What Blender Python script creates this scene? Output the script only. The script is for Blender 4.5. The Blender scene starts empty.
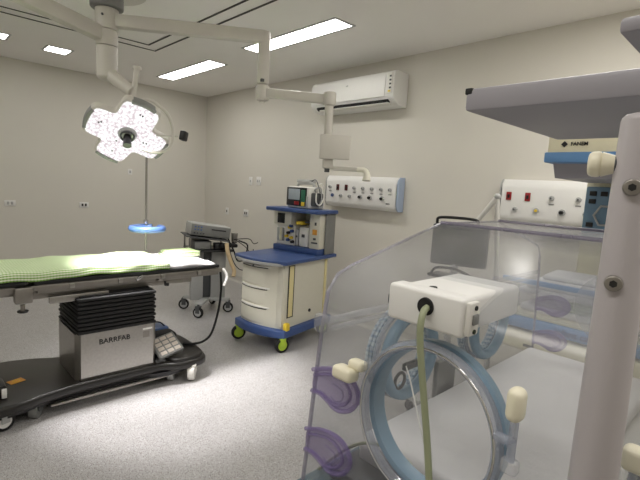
import bpy, bmesh, math, random
from mathutils import Vector, Matrix, Euler
random.seed(4)
PI = math.pi
COL = bpy.context.scene.collection
SC = bpy.context.scene
# ------------------------------------------------------------------ materials
def lin(c):
    def f(v):
        v /= 255.0
        return v/12.92 if v <= .04045 else ((v+.055)/1.055)**2.4
    return (f(c[0]), f(c[1]), f(c[2]), 1)
MATS = {}
def mat(name, col, rough=.5, metal=0, noise=.04, scale=30, bump=0, spec=.5, emit=None, es=0, coat=0):
    if name in MATS: return MATS[name]
    m = bpy.data.materials.new(name); m.use_nodes = True
    nt = m.node_tree; b = nt.nodes['Principled BSDF']
    c = lin(col)
    tc = nt.nodes.new('ShaderNodeTexCoord'); n = nt.nodes.new('ShaderNodeTexNoise')
    n.inputs['Scale'].default_value = scale; n.inputs['Detail'].default_value = 4
    nt.links.new(tc.outputs['Object'], n.inputs['Vector'])
    mx = nt.nodes.new('ShaderNodeMix'); mx.data_type = 'RGBA'
    mx.inputs['A'].default_value = tuple(v*(1-noise*2) for v in c[:3])+(1,)
    mx.inputs['B'].default_value = tuple(min(1, v*(1+noise*2)) for v in c[:3])+(1,)
    nt.links.new(n.outputs['Fac'], mx.inputs['Factor'])
    nt.links.new(mx.outputs['Result'], b.inputs['Base Color'])
    b.inputs['Roughness'].default_value = rough; b.inputs['Metallic'].default_value = metal
    b.inputs['Specular IOR Level'].default_value = spec
    b.inputs['Coat Weight'].default_value = coat
    if bump:
        bp = nt.nodes.new('ShaderNodeBump'); bp.inputs['Strength'].default_value = bump; bp.inputs['Distance'].default_value = .01
        nt.links.new(n.outputs['Fac'], bp.inputs['Height']); nt.links.new(bp.outputs['Normal'], b.inputs['Normal'])
    if emit:
        b.inputs['Emission Color'].default_value = lin(emit); b.inputs['Emission Strength'].default_value = es
    MATS[name] = m
    return m
WALL = mat('wall_paint', (215, 211, 202), .75, noise=.01, scale=3)
CEIL = mat('ceiling_paint', (242, 239, 235), .8, noise=.01, scale=3)
BASEB = mat('skirting_vinyl', (196, 193, 186), .5, noise=.02)
WHITE = mat('white_plastic', (232, 231, 228), .38, noise=.01)
WHITE2 = mat('offwhite_plastic', (222, 220, 214), .45, noise=.01)
CREAM = mat('cream_plastic', (226, 220, 192), .45, noise=.02)
CREAM2 = mat('cream_enamel', (216, 213, 198), .42, noise=.015)
YELC = mat('yellowed_strip', (226, 214, 160), .5, noise=.02)
KNOB = mat('ivory_knob', (238, 232, 208), .4, noise=.02)
GREYM = mat('grey_enamel', (178, 176, 172), .4, noise=.02)
POSTM = mat('post_enamel', (178, 172, 174), .36, noise=.01)
SHELFM = mat('shelf_enamel', (152, 149, 155), .45, noise=.01)
ARMM = mat('arm_enamel', (205, 201, 192), .4, noise=.01)
STEEL = mat('brushed_steel', (176, 173, 168), .32, metal=1, noise=.08, scale=60)
STEELD = mat('dull_steel', (150, 146, 140), .4, metal=.9, noise=.05)
CHROME = mat('chrome', (210, 210, 212), .12, metal=1, noise=.01)
BLACK = mat('black_plastic', (22, 22, 24), .32, noise=.05)
BLACKM = mat('black_rubber', (14, 14, 15), .7, noise=.05)
BASEM = mat('base_shell', (30, 28, 26), .3, noise=.06)
DARK = mat('dark_gap', (30, 30, 30), .8, noise=.02)
SLOT = mat('slot_dark', (70, 68, 64), .8, noise=.02)
DGREY = mat('dark_grey_plastic', (74, 76, 78), .45, noise=.04)
MGREY = mat('mid_grey_plastic', (128, 129, 127), .45, noise=.04)
LGREY = mat('light_grey_plastic', (176, 177, 176), .42, noise=.03)
BLUE = mat('navy_blue_plastic', (58, 82, 134), .4, noise=.04)
BLUE2 = mat('sky_blue_vinyl', (72, 100, 152), .35, noise=.03)
BLUE3 = mat('pale_blue_stripe', (98, 142, 190), .45, noise=.03)
CAPB = mat('pale_blue_cap', (170, 186, 210), .45, noise=.02)
TEAL = mat('teal_grey_shell', (74, 98, 110), .45, noise=.04)
GASKET = mat('port_gasket', (122, 154, 176), .38, noise=.03)
CUFF = None
GREENY = mat('lime_caster', (176, 205, 62), .4, noise=.03)
YEL = mat('yellow_plastic', (226, 196, 60), .45, noise=.03)
ORNG = mat('orange_label', (222, 158, 62), .5, noise=.05)
RED = mat('red_socket', (150, 30, 36), .4, noise=.03)
BROWNS = mat('dark_red_socket', (84, 26, 28), .4, noise=.03)
GREEN = mat('green_panel', (46, 110, 84), .4, noise=.05)
TUBE = mat('sage_cable', (146, 152, 122), .45, noise=.04)
SCREEN = mat('screen_glass', (30, 34, 38), .12, noise=.05)
LCD = mat('lcd_grey', (150, 158, 162), .25, noise=.04, emit=(150, 160, 168), es=.12)
TEALP = mat('teal_control_panel', (104, 134, 158), .4, noise=.05)
LINEN = mat('white_linen', (224, 224, 226), .8, noise=.03, scale=14, bump=.5)
PADM = mat('mattress_cover', (228, 226, 226), .62, noise=.02, scale=18, bump=.35)
BAG = mat('skin_tube', (214, 190, 150), .5, noise=.04)
GAPSHADE = mat('drawer_shadow', (60, 58, 54), .7, noise=.02)  # dark colour standing for shade under drawer lips and beside the strip
BTNS = mat('pale_button', (206, 196, 186), .5, noise=.05)

def terrazzo():
    m = bpy.data.materials.new('speckled_vinyl'); m.use_nodes = True
    nt = m.node_tree; b = nt.nodes['Principled BSDF']
    tc = nt.nodes.new('ShaderNodeTexCoord')
    def vor(scale, thr, seedshift):
        mp = nt.nodes.new('ShaderNodeMapping'); mp.inputs['Location'].default_value = (seedshift,)*3
        v = nt.nodes.new('ShaderNodeTexVoronoi'); v.inputs['Scale'].default_value = scale
        nt.links.new(tc.outputs['Object'], mp.inputs['Vector']); nt.links.new(mp.outputs[0], v.inputs['Vector'])
        r = nt.nodes.new('ShaderNodeMath'); r.operation = 'LESS_THAN'; r.inputs[1].default_value = thr
        nt.links.new(v.outputs['Distance'], r.inputs[0]); return r.outputs[0]
    n = nt.nodes.new('ShaderNodeTexNoise'); n.inputs['Scale'].default_value = 6
    nt.links.new(tc.outputs['Object'], n.inputs['Vector'])
    base = nt.nodes.new('ShaderNodeMix'); base.data_type = 'RGBA'
    base.inputs['A'].default_value = lin((170, 168, 168)); base.inputs['B'].default_value = lin((184, 182, 182))
    nt.links.new(n.outputs['Fac'], base.inputs['Factor'])
    cur = base.outputs['Result']
    for sc, th, sh, col in ((120, .27, 0, (112, 108, 106)), (105, .25, 3, (140, 130, 124)), (90, .24, 7, (206, 206, 206))):
        mx = nt.nodes.new('ShaderNodeMix'); mx.data_type = 'RGBA'
        nt.links.new(vor(sc, th, sh), mx.inputs['Factor']); nt.links.new(cur, mx.inputs['A'])
        mx.inputs['B'].default_value = lin(col); cur = mx.outputs['Result']
    nt.links.new(cur, b.inputs['Base Color'])
    b.inputs['Roughness'].default_value = .3
    b.inputs['Specular IOR Level'].default_value = .45
    return m
FLOORM = terrazzo()

def stripes(name, c1, c2, period, axes=(0, 1, 2), duty=.5, rough=.8, uv=False):
    """woven lines crossing along the given axes"""
    m = bpy.data.materials.new(name); m.use_nodes = True
    nt = m.node_tree; b = nt.nodes['Principled BSDF']
    tc = nt.nodes.new('ShaderNodeTexCoord'); sp = nt.nodes.new('ShaderNodeSeparateXYZ')
    nt.links.new(tc.outputs['UV' if uv else 'Object'], sp.inputs[0])
    acc = None
    for a in axes:
        mu = nt.nodes.new('ShaderNodeMath'); mu.operation = 'MULTIPLY'; mu.inputs[1].default_value = 1/period
        nt.links.new(sp.outputs[a], mu.inputs[0])
        fr = nt.nodes.new('ShaderNodeMath'); fr.operation = 'FRACT'; nt.links.new(mu.outputs[0], fr.inputs[0])
        lt = nt.nodes.new('ShaderNodeMath'); lt.operation = 'LESS_THAN'; lt.inputs[1].default_value = duty
        nt.links.new(fr.outputs[0], lt.inputs[0])
        if acc is None: acc = lt.outputs[0]
        else:
            ad = nt.nodes.new('ShaderNodeMath'); ad.operation = 'ADD'
            nt.links.new(acc, ad.inputs[0]); nt.links.new(lt.outputs[0], ad.inputs[1]); acc = ad.outputs[0]
    dv = nt.nodes.new('ShaderNodeMath'); dv.operation = 'DIVIDE'; dv.inputs[1].default_value = len(axes)
    nt.links.new(acc, dv.inputs[0])
    mx = nt.nodes.new('ShaderNodeMix'); mx.data_type = 'RGBA'
    mx.inputs['A'].default_value = lin(c1); mx.inputs['B'].default_value = lin(c2)
    nt.links.new(dv.outputs[0], mx.inputs['Factor']); nt.links.new(mx.outputs['Result'], b.inputs['Base Color'])
    b.inputs['Roughness'].default_value = rough
    return m
CHECK = stripes('green_checked_cloth', (230, 236, 212), (112, 162, 36), .0165, (0, 1, 1, 1, 1), .45, uv=True)
CHECK2 = stripes('green_checked_towel', (228, 234, 200), (104, 146, 52), .012, (0, 1, 2), .45)
CHECK3 = stripes('green_banded_cloth', (222, 230, 200), (74, 122, 40), .012, (2, 2, 1), .5)
CUFF = stripes('pleated_cuff', (206, 220, 228), (110, 140, 166), .009, (0, 2), .4, .6)

def clear(name, tint=(.95, .955, .96), haze=.06, hazecol=(225, 225, 230), ior=1.45, rough=.04):
    m = bpy.data.materials.new(name); m.use_nodes = True
    nt = m.node_tree; nt.nodes.remove(nt.nodes['Principled BSDF']); out = nt.nodes['Material Output']
    t = nt.nodes.new('ShaderNodeBsdfTransparent'); t.inputs[0].default_value = (*tint, 1)
    g = nt.nodes.new('ShaderNodeBsdfGlossy'); g.inputs['Roughness'].default_value = rough
    d = nt.nodes.new('ShaderNodeBsdfPrincipled'); d.inputs['Base Color'].default_value = lin(hazecol); d.inputs['Roughness'].default_value = .4
    n = nt.nodes.new('ShaderNodeTexNoise'); n.inputs['Scale'].default_value = 9; n.inputs['Detail'].default_value = 5
    tc = nt.nodes.new('ShaderNodeTexCoord'); nt.links.new(tc.outputs['Object'], n.inputs['Vector'])
    mu = nt.nodes.new('ShaderNodeMath'); mu.operation = 'MULTIPLY'; mu.inputs[1].default_value = haze*2
    nt.links.new(n.outputs['Fac'], mu.inputs[0])
    m1 = nt.nodes.new('ShaderNodeMixShader'); nt.links.new(mu.outputs[0], m1.inputs[0])
    nt.links.new(t.outputs[0], m1.inputs[1]); nt.links.new(d.outputs[0], m1.inputs[2])
    # thin sheet: reflectance rises towards grazing the same from both sides
    lw = nt.nodes.new('ShaderNodeLayerWeight'); lw.inputs['Blend'].default_value = .5
    pw = nt.nodes.new('ShaderNodeMath'); pw.operation = 'POWER'; pw.inputs[1].default_value = 4
    nt.links.new(lw.outputs['Facing'], pw.inputs[0])
    ma = nt.nodes.new('ShaderNodeMath'); ma.operation = 'MULTIPLY_ADD'; ma.inputs[1].default_value = .35; ma.inputs[2].default_value = (ior-1)**2/(ior+1)**2
    nt.links.new(pw.outputs[0], ma.inputs[0])
    m2 = nt.nodes.new('ShaderNodeMixShader'); nt.links.new(ma.outputs[0], m2.inputs[0])
    nt.links.new(m1.outputs[0], m2.inputs[1]); nt.links.new(g.outputs[0], m2.inputs[2])
    nt.links.new(m2.outputs[0], out.inputs[0])
    return m
ACRYL = clear('clear_acrylic', haze=.075, ior=1.3, rough=.22)
ACRYLE = clear('acrylic_edge', (.86, .855, .89), .26, (206, 203, 214), 1.35, .2)
ACRYLD = clear('acrylic_bend', (.74, .72, .8), .4, (150, 144, 162), 1.35, .2)
ACRYLW = clear('acrylic_rib', (.93, .93, .94), .2, (226, 228, 230), 1.35, .2)
PURP = clear('violet_silicone', (.86, .83, .91), .22, (170, 158, 198), 1.35, .2)
PURPD = clear('violet_silicone_rim', (.86, .83, .91), .36, (146, 130, 182), 1.35, .25)
RIMCL = clear('clear_port_rim', (.8, .82, .86), .3, (206, 210, 220), 1.5, .06)

def emis(name, col, s):
    m = bpy.data.materials.new(name); m.use_nodes = True
    nt = m.node_tree; nt.nodes.remove(nt.nodes['Principled BSDF'])
    e = nt.nodes.new('ShaderNodeEmission'); e.inputs[0].default_value = lin(col); e.inputs[1].default_value = s
    nt.links.new(e.outputs[0], nt.nodes['Material Output'].inputs[0]); return m
TROFFER = emis('tube_diffuser', (255, 252, 246), 14)

# ------------------------------------------------------------------ geometry
class MB:
    def __init__(s): s.bm = bmesh.new()
    def _m(s, tmp, M=None):
        if M is not None: bmesh.ops.transform(tmp, matrix=M, verts=tmp.verts)
        me = bpy.data.meshes.new('tmp'); tmp.to_mesh(me); tmp.free(); s.bm.from_mesh(me); bpy.data.meshes.remove(me); return s
    def box(s, c, d, rot=(0, 0, 0), bev=0, seg=2):
        t = bmesh.new(); bmesh.ops.create_cube(t, size=1)
        bmesh.ops.scale(t, vec=d, verts=t.verts)
        if bev: bmesh.ops.bevel(t, geom=t.edges[:], offset=min(bev, min(d)*.49), segments=seg, affect='EDGES', profile=.5)
        return s._m(t, Matrix.Translation(c) @ Euler(rot).to_matrix().to_4x4())
    def bb(s, a, b, bev=0, seg=2):
        c = [(p+q)/2 for p, q in zip(a, b)]; d = [abs(p-q) for p, q in zip(a, b)]
        return s.box(c, d, (0, 0, 0), bev, seg)
    def cyl(s, p0, p1, r, r2=None, n=24, bev=0):
        p0, p1 = Vector(p0), Vector(p1); v = p1-p0; t = bmesh.new()
        bmesh.ops.create_cone(t, cap_ends=True, segments=n, radius1=r, radius2=r if r2 is None else r2, depth=v.length)
        if bev:
            es = [e for e in t.edges if len(e.link_faces) == 2 and any(len(f.verts) > 4 for f in e.link_faces)]
            bmesh.ops.bevel(t, geom=es, offset=bev, segments=3, affect='EDGES', profile=.5)
        return s._m(t, Matrix.Translation((p0+p1)/2) @ v.to_track_quat('Z', 'Y').to_matrix().to_4x4())
    def sph(s, c, r, sc=(1, 1, 1), n=16):
        t = bmesh.new(); bmesh.ops.create_uvsphere(t, u_segments=n*2, v_segments=n, radius=r)
        bmesh.ops.scale(t, vec=sc, verts=t.verts)
        return s._m(t, Matrix.Translation(c))
    def tube(s, pts, r, n=10, closed=False, smooth=True, rs=None, sub=6):
        P = [Vector(p) for p in pts]
        if smooth and len(P) > 2:
            Q = []; m = len(P)
            rng = range(m) if closed else range(m-1)
            for i in rng:
                g = lambda k: P[k % m] if closed else P[max(0, min(m-1, k))]
                a, b, c, d = g(i-1), g(i), g(i+1), g(i+2)
                for j in range(sub):
                    u = j/sub
                    Q.append(.5*((2*b)+(c-a)*u+(2*a-5*b+4*c-d)*u*u+(3*b-a-3*c+d)*u**3))
            if not closed: Q.append(P[-1])
            P = Q
        m = len(P); rings = []
        up = None
        for i, p in enumerate(P):
            if closed: tg = P[(i+1) % m]-P[i-1]
            else: tg = P[min(m-1, i+1)]-P[max(0, i-1)]
            tg.normalize()
            if up is None:
                up = Vector((0, 0, 1)) if abs(tg.z) < .9 else Vector((1, 0, 0))
            up = (up-tg*up.dot(tg)).normalized(); sd = tg.cross(up)
            rr = r if rs is None else rs(i/(m-1))
            rings.append([s.bm.verts.new(p+(up*math.cos(a)+sd*math.sin(a))*rr) for a in [2*PI*k/n for k in range(n)]])
        for i in range(m if closed else m-1):
            a, b = rings[i], rings[(i+1) % m]
            for k in range(n): s.bm.faces.new((a[k], a[(k+1) % n], b[(k+1) % n], b[k]))
        if not closed:
            s.bm.faces.new(rings[0][::-1]); s.bm.faces.new(rings[-1])
        return s
    def ring(s, c, normal, prof, n=48, a0=0, a1=2*PI, xr=None):
        """sweep of a closed profile [(radius, height)] around an axis"""
        q = Vector(normal).normalized().to_track_quat('Z', 'Y').to_matrix()
        if xr: q = xr
        full = abs(a1-a0-2*PI) < 1e-6; rings = []
        for k in range(n if full else n+1):
            a = a0+(a1-a0)*k/n
            rings.append([s.bm.verts.new(Vector(c)+q @ Vector((r*math.cos(a), r*math.sin(a), h))) for r, h in prof])
        m = len(prof)
        for k in range(n):
            A, B = rings[k], rings[(k+1) % len(rings)]
            for j in range(m): s.bm.faces.new((A[j], A[(j+1) % m], B[(j+1) % m], B[j]))
        if not full:
            s.bm.faces.new(rings[0][::-1]); s.bm.faces.new(rings[-1])
        return s
    def torus(s, c, normal, R, r, n=48, m=12, **k):
        return s.ring(c, normal, [(R+r*math.cos(2*PI*j/m), r*math.sin(2*PI*j/m)) for j in range(m)], n, **k)
    def prism(s, poly, h0, h1, M=None, bev=0):
        """poly in XY extruded from h0 to h1 along Z then moved by M"""
        t = bmesh.new(); vs = [t.verts.new((x, y, h0)) for x, y in poly]; f = t.faces.new(vs)
        r = bmesh.ops.extrude_face_region(t, geom=[f]); nv = [v for v in r['geom'] if isinstance(v, bmesh.types.BMVert)]
        bmesh.ops.translate(t, vec=(0, 0, h1-h0), verts=nv)
        bmesh.ops.recalc_face_normals(t, faces=t.faces)
        if bev:
            es = [e for e in t.edges if abs(e.verts[0].co.z-e.verts[1].co.z) < 1e-6]
            bmesh.ops.bevel(t, geom=es, offset=bev, segments=3, affect='EDGES', profile=.5)
        return s._m(t, M)
    def sheet(s, f, nu, nv):
        g = [[s.bm.verts.new(f(i/nu, j/nv)) for j in range(nv+1)] for i in range(nu+1)]
        for i in range(nu):
            for j in range(nv): s.bm.faces.new((g[i][j], g[i+1][j], g[i+1][j+1], g[i][j+1]))
        return s
    def build(s, name, m, parent=None, world=True, smooth=True, solid=0):
        bmesh.ops.recalc_face_normals(s.bm, faces=s.bm.faces)
        if parent is not None and world:
            bmesh.ops.transform(s.bm, matrix=WM[parent.name].inverted(), verts=s.bm.verts)
        me = bpy.data.meshes.new(name); s.bm.to_mesh(me); s.bm.free()
        me.materials.append(m)
        if smooth:
            me.polygons.foreach_set('use_smooth', [True]*len(me.polygons))
            try: me.set_sharp_from_angle(angle=math.radians(38))
            except Exception: pass
        o = bpy.data.objects.new(name, me); COL.objects.link(o)
        if parent is not None:
            o.parent = parent; WM[o.name] = WM[parent.name]
        else: WM[o.name] = Matrix.Identity(4)
        if solid:
            md = o.modifiers.new('thickness', 'SOLIDIFY'); md.thickness = solid
        return o
WM = {}
def thing(name, label, cat, loc, rz=0, group=None, tilt=None):
    o = bpy.data.objects.new(name, None); COL.objects.link(o); o.empty_display_size = .05
    M = Matrix.Translation(loc) @ (Euler(tilt) if tilt else Euler((0, 0, rz))).to_matrix().to_4x4()
    o.matrix_world = M; WM[o.name] = M
    return tag(o, label, cat, group)
def tag(o, label, cat=None, group=None):
    o['label'] = label
    if cat: o['category'] = cat
    if group: o['group'] = group
    return o
def struct(o): o['kind'] = 'structure'; return o
def single(mb, name, m, label, cat, group=None, **k):
    """a thing that is one mesh, origin at its base centre"""
    o = mb.build(name, m, **k)
    co = [v.co for v in o.data.vertices]
    b = Vector(((min(c.x for c in co)+max(c.x for c in co))/2, (min(c.y for c in co)+max(c.y for c in co))/2, min(c.z for c in co)))
    o.data.transform(Matrix.Translation(-b)); o.location = b; WM[o.name] = Matrix.Translation(b)
    return tag(o, label, cat, group)
def text(name, body, size, M, m, parent, ext=.0008, bold=0):
    """lettering; M places the text plane (x right, y up, z out) in world"""
    c = bpy.data.curves.new(name, 'FONT'); c.body = body; c.size = size; c.extrude = ext; c.offset = bold
    c.align_x = 'CENTER'; c.align_y = 'CENTER'; c.materials.append(m)
    tmp = bpy.data.objects.new('tmp', c); COL.objects.link(tmp)
    bpy.context.view_layer.update()
    me = bpy.data.meshes.new_from_object(tmp.evaluated_get(bpy.context.evaluated_depsgraph_get()))
    bpy.data.objects.remove(tmp); me.name = name
    if not me.materials: me.materials.append(m)
    o = bpy.data.objects.new(name, me); COL.objects.link(o)
    o.parent = parent; o.matrix_local = WM[parent.name].inverted() @ M; return o
def face(loc, right, up):
    r = Vector(right).normalized(); u = Vector(up); u = (u-r*u.dot(r)).normalized(); n = r.cross(u)
    M = Matrix((r, u, n)).transposed().to_4x4(); M.translation = Vector(loc); return M

# ------------------------------------------------------------------ the room
XW, YW, CH = 3.61, 6.51, 2.76
X0, Y0 = -1.7, -1.5
struct(MB().bb((X0, Y0, -.1), (XW, YW, 0)).build('floor', FLOORM, smooth=False))
struct(MB().bb((X0-.1, Y0-.1, CH), (XW+.1, YW+.1, CH+.12)).build('ceiling', CEIL, smooth=False))
struct(MB().bb((X0-.1, YW, -.1), (XW+.1, YW+.12, CH)).build('wall_back', WALL, smooth=False))
struct(MB().bb((XW, Y0-.1, -.1), (XW+.12, YW, CH)).build('wall_right', WALL, smooth=False))
struct(MB().bb((X0-.12, Y0-.1, -.1), (X0, YW, CH)).build('wall_left', WALL, smooth=False))
struct(MB().bb((X0, Y0-.12, -.1), (XW, Y0, CH)).build('wall_front', WALL, smooth=False))
def cove(name, a, b, n):
    # coved vinyl skirting, profile (out, up)
    prof = [(0, 0), (.05, 0), (.03, .004), (.014, .014), (.005, .03), (.004, .09), (0, .09)]
    mb = MB(); a, b, n = Vector(a), Vector(b), Vector(n)
    va = [mb.bm.verts.new(a+n*p+Vector((0, 0, q+.001))) for p, q in prof]; vb = [mb.bm.verts.new(b+n*p+Vector((0, 0, q+.001))) for p, q in prof]
    for i in range(len(prof)): j = (i+1) % len(prof); mb.bm.faces.new((va[i], va[j], vb[j], vb[i]))
    mb.bm.faces.new(va[::-1]); mb.bm.faces.new(vb)
    struct(mb.build(name, BASEB))
cove('baseboard_back', (X0, YW, 0), (XW, YW, 0), (0, -1, 0))
cove('baseboard_right', (XW, Y0, 0), (XW, YW, 0), (-1, 0, 0))
# linear air slots in the ceiling, a double rectangle above the table
z = CH-.003
k = 1
for (a, b) in (((1.855, 1.2), (1.872, 4.545)), ((1.985, 1.2), (2.002, 4.70)), ((-.9, 4.535), (1.872, 4.552)), ((-.9, 4.69), (2.002, 4.707)),
               ((1.872, 3.75), (1.985, 3.762)), ((1.872, 2.45), (1.985, 2.462))):
    struct(MB().bb((a[0], a[1], z-.002), (b[0], b[1], z+.002)).build('trim_%d' % k, SLOT, smooth=False)); k += 1

# ceiling lights
def ceiling_light(x0, x1, y0, y1, label, group=None):
    t = thing('ceiling_light', label, 'ceiling light', ((x0+x1)/2, (y0+y1)/2, CH), group=group)
    f = MB(); w = .022; zz = CH-.006
    f.bb((x0-w, y0-w, zz), (x1+w, y0, CH-.0005)); f.bb((x0-w, y1, zz), (x1+w, y1+w, CH-.0005))
    f.bb((x0-w, y0, zz), (x0, y1, CH-.0005)); f.bb((x1, y0, zz), (x1+w, y1, CH-.0005))
    f.build('frame', LGREY, t, smooth=False)
    MB().bb((x0, y0, CH-.004), (x1, y1, CH-.001)).build('diffuser', TROFFER, t, smooth=False)
ceiling_light(2.50, 2.69, 2.58, 3.82, 'long lit ceiling light nearest the air conditioner, partly behind the arm joint')
ceiling_light(2.52, 2.72, 4.53, 5.82, 'long lit ceiling light closer to the room corner, above the empty floor')
ceiling_light(1.21, 1.42, 5.49, 5.72, 'small square lit ceiling light, the more central of the two by the back wall')
ceiling_light(.63, .85, 5.42, 5.63, 'small square lit ceiling light cut off by the left edge of the photo')

# wall outlets
def outlet(loc, wall, label, kind=2, size=(.115, .07)):
    """kind: number of dark sockets; wall 'b' back or 'r' right"""
    M = face(loc, (1, 0, 0), (0, 0, 1)) if wall == 'b' else face(loc, (0, -1, 0), (0, 0, 1))
    t = thing('wall_outlet', label, 'wall outlet', loc)
    w, h = size
    MB()._m(_bx((0, 0, .005), (w, h, .01), .003), M).build('cover_plate', WHITE, t)
    for i in range(abs(kind)):
        x = (i-(abs(kind)-1)/2)*.04
        MB()._m(_bx((x, 0, .011), (.024, .036, .006), .004), M).build('socket', BLACK if kind > 0 else LGREY, t)
def _bx(c, d, bev=0):
    t = bmesh.new(); bmesh.ops.create_cube(t, size=1); bmesh.ops.scale(t, vec=d, verts=t.verts)
    if bev: bmesh.ops.bevel(t, geom=t.edges[:], offset=min(bev, min(d)*.49), segments=2, affect='EDGES', profile=.5)
    bmesh.ops.translate(t, vec=c, verts=t.verts); return t
outlet((.992, YW, 1.054), 'b', 'white wall outlet furthest left on the back wall, pale sockets', -2)
outlet((1.817, YW, 1.042), 'b', 'white wall outlet with two black sockets on the back wall above the table', 2)
outlet((2.42, YW, 1.52), 'b', 'small pale switch plate on the back wall just below the surgical light', -1, (.06, .08))
outlet((XW, 5.231, 1.488), 'r', 'left switch plate of the upper pair on the right wall', -1, (.075, .115))
outlet((XW, 5.04, 1.494), 'r', 'right switch plate of the upper pair on the right wall, two toggles', -2, (.1, .115))
outlet((XW, 5.82, 1.02), 'r', 'low outlet with one black socket, nearest the room corner', 1, (.07, .1))
outlet((XW, 5.32, 1.03), 'r', 'low outlet with two black sockets beside the anaesthesia trolley', 2, (.11, .1))
outlet((XW, 3.58, 1.04), 'r', 'white wall outlet just right of the anaesthesia trolley top', -2, (.09, .09))

# air conditioner
t = thing('air_conditioner', 'white split air conditioner high on the right wall', 'air conditioner', (XW, 3.2, 2.26))
ya, yb = 2.66, 3.80
prof = [(3.605, 2.27), (3.605, 2.58), (3.43, 2.59), (3.40, 2.575), (3.385, 2.54), (3.38, 2.36), (3.395, 2.33), (3.47, 2.275)]
Mx = Matrix(((1, 0, 0, 0), (0, 0, 1, 0), (0, 1, 0, 0), (0, 0, 0, 1)))
MB().prism(prof, ya, yb, Mx, bev=.008).build('body', WHITE, t)
MB().box((3.381, 3.25, 2.45), (.012, .98, .2), (0, .03, 0), .005).build('front_panel', WHITE, t)
MB().box((3.412, 3.22, 2.312), (.03, .98, .038), (0, -.85, 0), .002).build('air_slot', DARK, t)
MB().box((3.425, 3.2, 2.287), (.05, .95, .008), (0, .35, 0), .003).build('louver', WHITE2, t)
MB().bb((3.372, 2.675, 2.37), (3.379, 2.735, 2.56), .002).build('display_panel', WHITE2, t)
for i in range(4): MB().bb((3.367, 2.685, 2.52-.035*i), (3.373, 2.705, 2.535-.035*i)).build('printed_mark', DGREY, t)
MB().bb((3.366, 2.69, 2.385), (3.373, 2.715, 2.40)).build('sticker', YEL, t)
text('lettering', 'split', .02, face((3.372, 3.25, 2.50), (0, -1, 0), (0, 0, 1)), LGREY, t)

# medical gas panels
def gas_panel(y0, y1, z0, z1, label, items, lower):
    t = thing('medical_gas_panel', label, 'gas panel', (XW, (y0+y1)/2, z0), group=None)
    xf = 3.50
    prof = [(3.605, z0), (3.605, z1), (xf+.035, z1), (xf+.008, z1-.03), (xf, z1-.07), (xf, z0+.06), (xf+.012, z0+.02), (xf+.04, z0)]
    MB().prism(prof, y0, y1, Mx).build('housing', WHITE, t)
    for e, ye in ((-1, y0), (1, y1)):
        MB().prism([(a, b) for a, b in prof], ye-.012, ye+.012, Mx, bev=.004).build('end_cap', CAPB if e < 0 else LGREY, t)
    for y, z, kd in items:
        if kd in ('r', 'd'):
            s = MB().bb((xf-.008, y-.02, z-.032), (xf, y+.02, z+.032), .003).build('power_socket', RED if kd == 'r' else BROWNS, t)
            MB().bb((xf-.0105, y-.009, z-.016), (xf-.007, y+.009, z+.012), .002).build('socket_hole', BLACK, s)
        elif kd == 'g':
            s = MB().cyl((xf, y, z), (xf-.02, y, z), .017).cyl((xf-.02, y, z), (xf-.026, y, z), .009).build('gas_outlet', LGREY, t)
            MB().cyl((xf-.026, y, z), (xf-.030, y, z), .006).build('nozzle', DGREY, s)
        elif kd == 't':
            MB().bb((xf-.004, y-.018, z-.004), (xf, y+.018, z+.004)).build('outlet_label', MGREY, t)
        elif kd == 'k':
            s = MB().cyl((xf, y, z), (xf-.012, y, z), .024).build('gas_outlet', LGREY, t)
            MB().cyl((xf-.012, y, z), (xf-.034, y, z), .013).build('nozzle', BLACKM, s)
        elif kd == 'b':
            MB().cyl((xf, y, z), (xf-.014, y, z), .018).build('selector', BLUE, t)
        elif kd == 'y':
            s = MB().cyl((xf, y, z), (xf-.012, y, z), .02).build('gas_outlet', LGREY, t)
            MB().cyl((xf-.012, y, z), (xf-.02, y, z), .01).build('nozzle', YEL, s)
    text('lettering', 'gases', .022, face((xf-.002, y0+.1, z0+.075), (0, -1, 0), (0, 0, 1)), DGREY, t, bold=.001)
    return t
def gas_items(ys, zu, kinds, zl, low):
    out = []
    for y, kd in zip(ys, kinds):
        if kd: out.append((y, zu, kd))
        if kd == 'g': out.append((y, zu-.045, 't'))
    for y, kd in low: out.append((y, zl, kd))
    return out
def gp(*a): return gas_panel(*a, None)
gp(2.62, 3.60, 1.265, 1.60, 'long white gas and power panel on the wall right of the anaesthesia trolley',
   gas_items((3.53, 3.415, 3.29, 3.17, 3.05, 2.93, 2.81, 2.70), 1.475, ('g', 'd', 'd', 'g', 'g', 'g', 'g', 'g'), 1.385,
             ((3.49, 'b'), (3.36, 'g'), (3.23, 'g'), (3.08, 'k'), (2.95, 'k'), (2.79, 'k'))))
gp(.62, 1.60, 1.275, 1.615, 'white gas and power panel with red sockets, above the clear incubator hood',
   gas_items((1.53, 1.385, 1.21, 1.03, .9), 1.485, ('r', 'r', 'g', 'g', 'g'), 1.385, ((1.47, 'g'), (1.31, 'y'), (1.13, 'k'), (.97, 'k'))))

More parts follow.
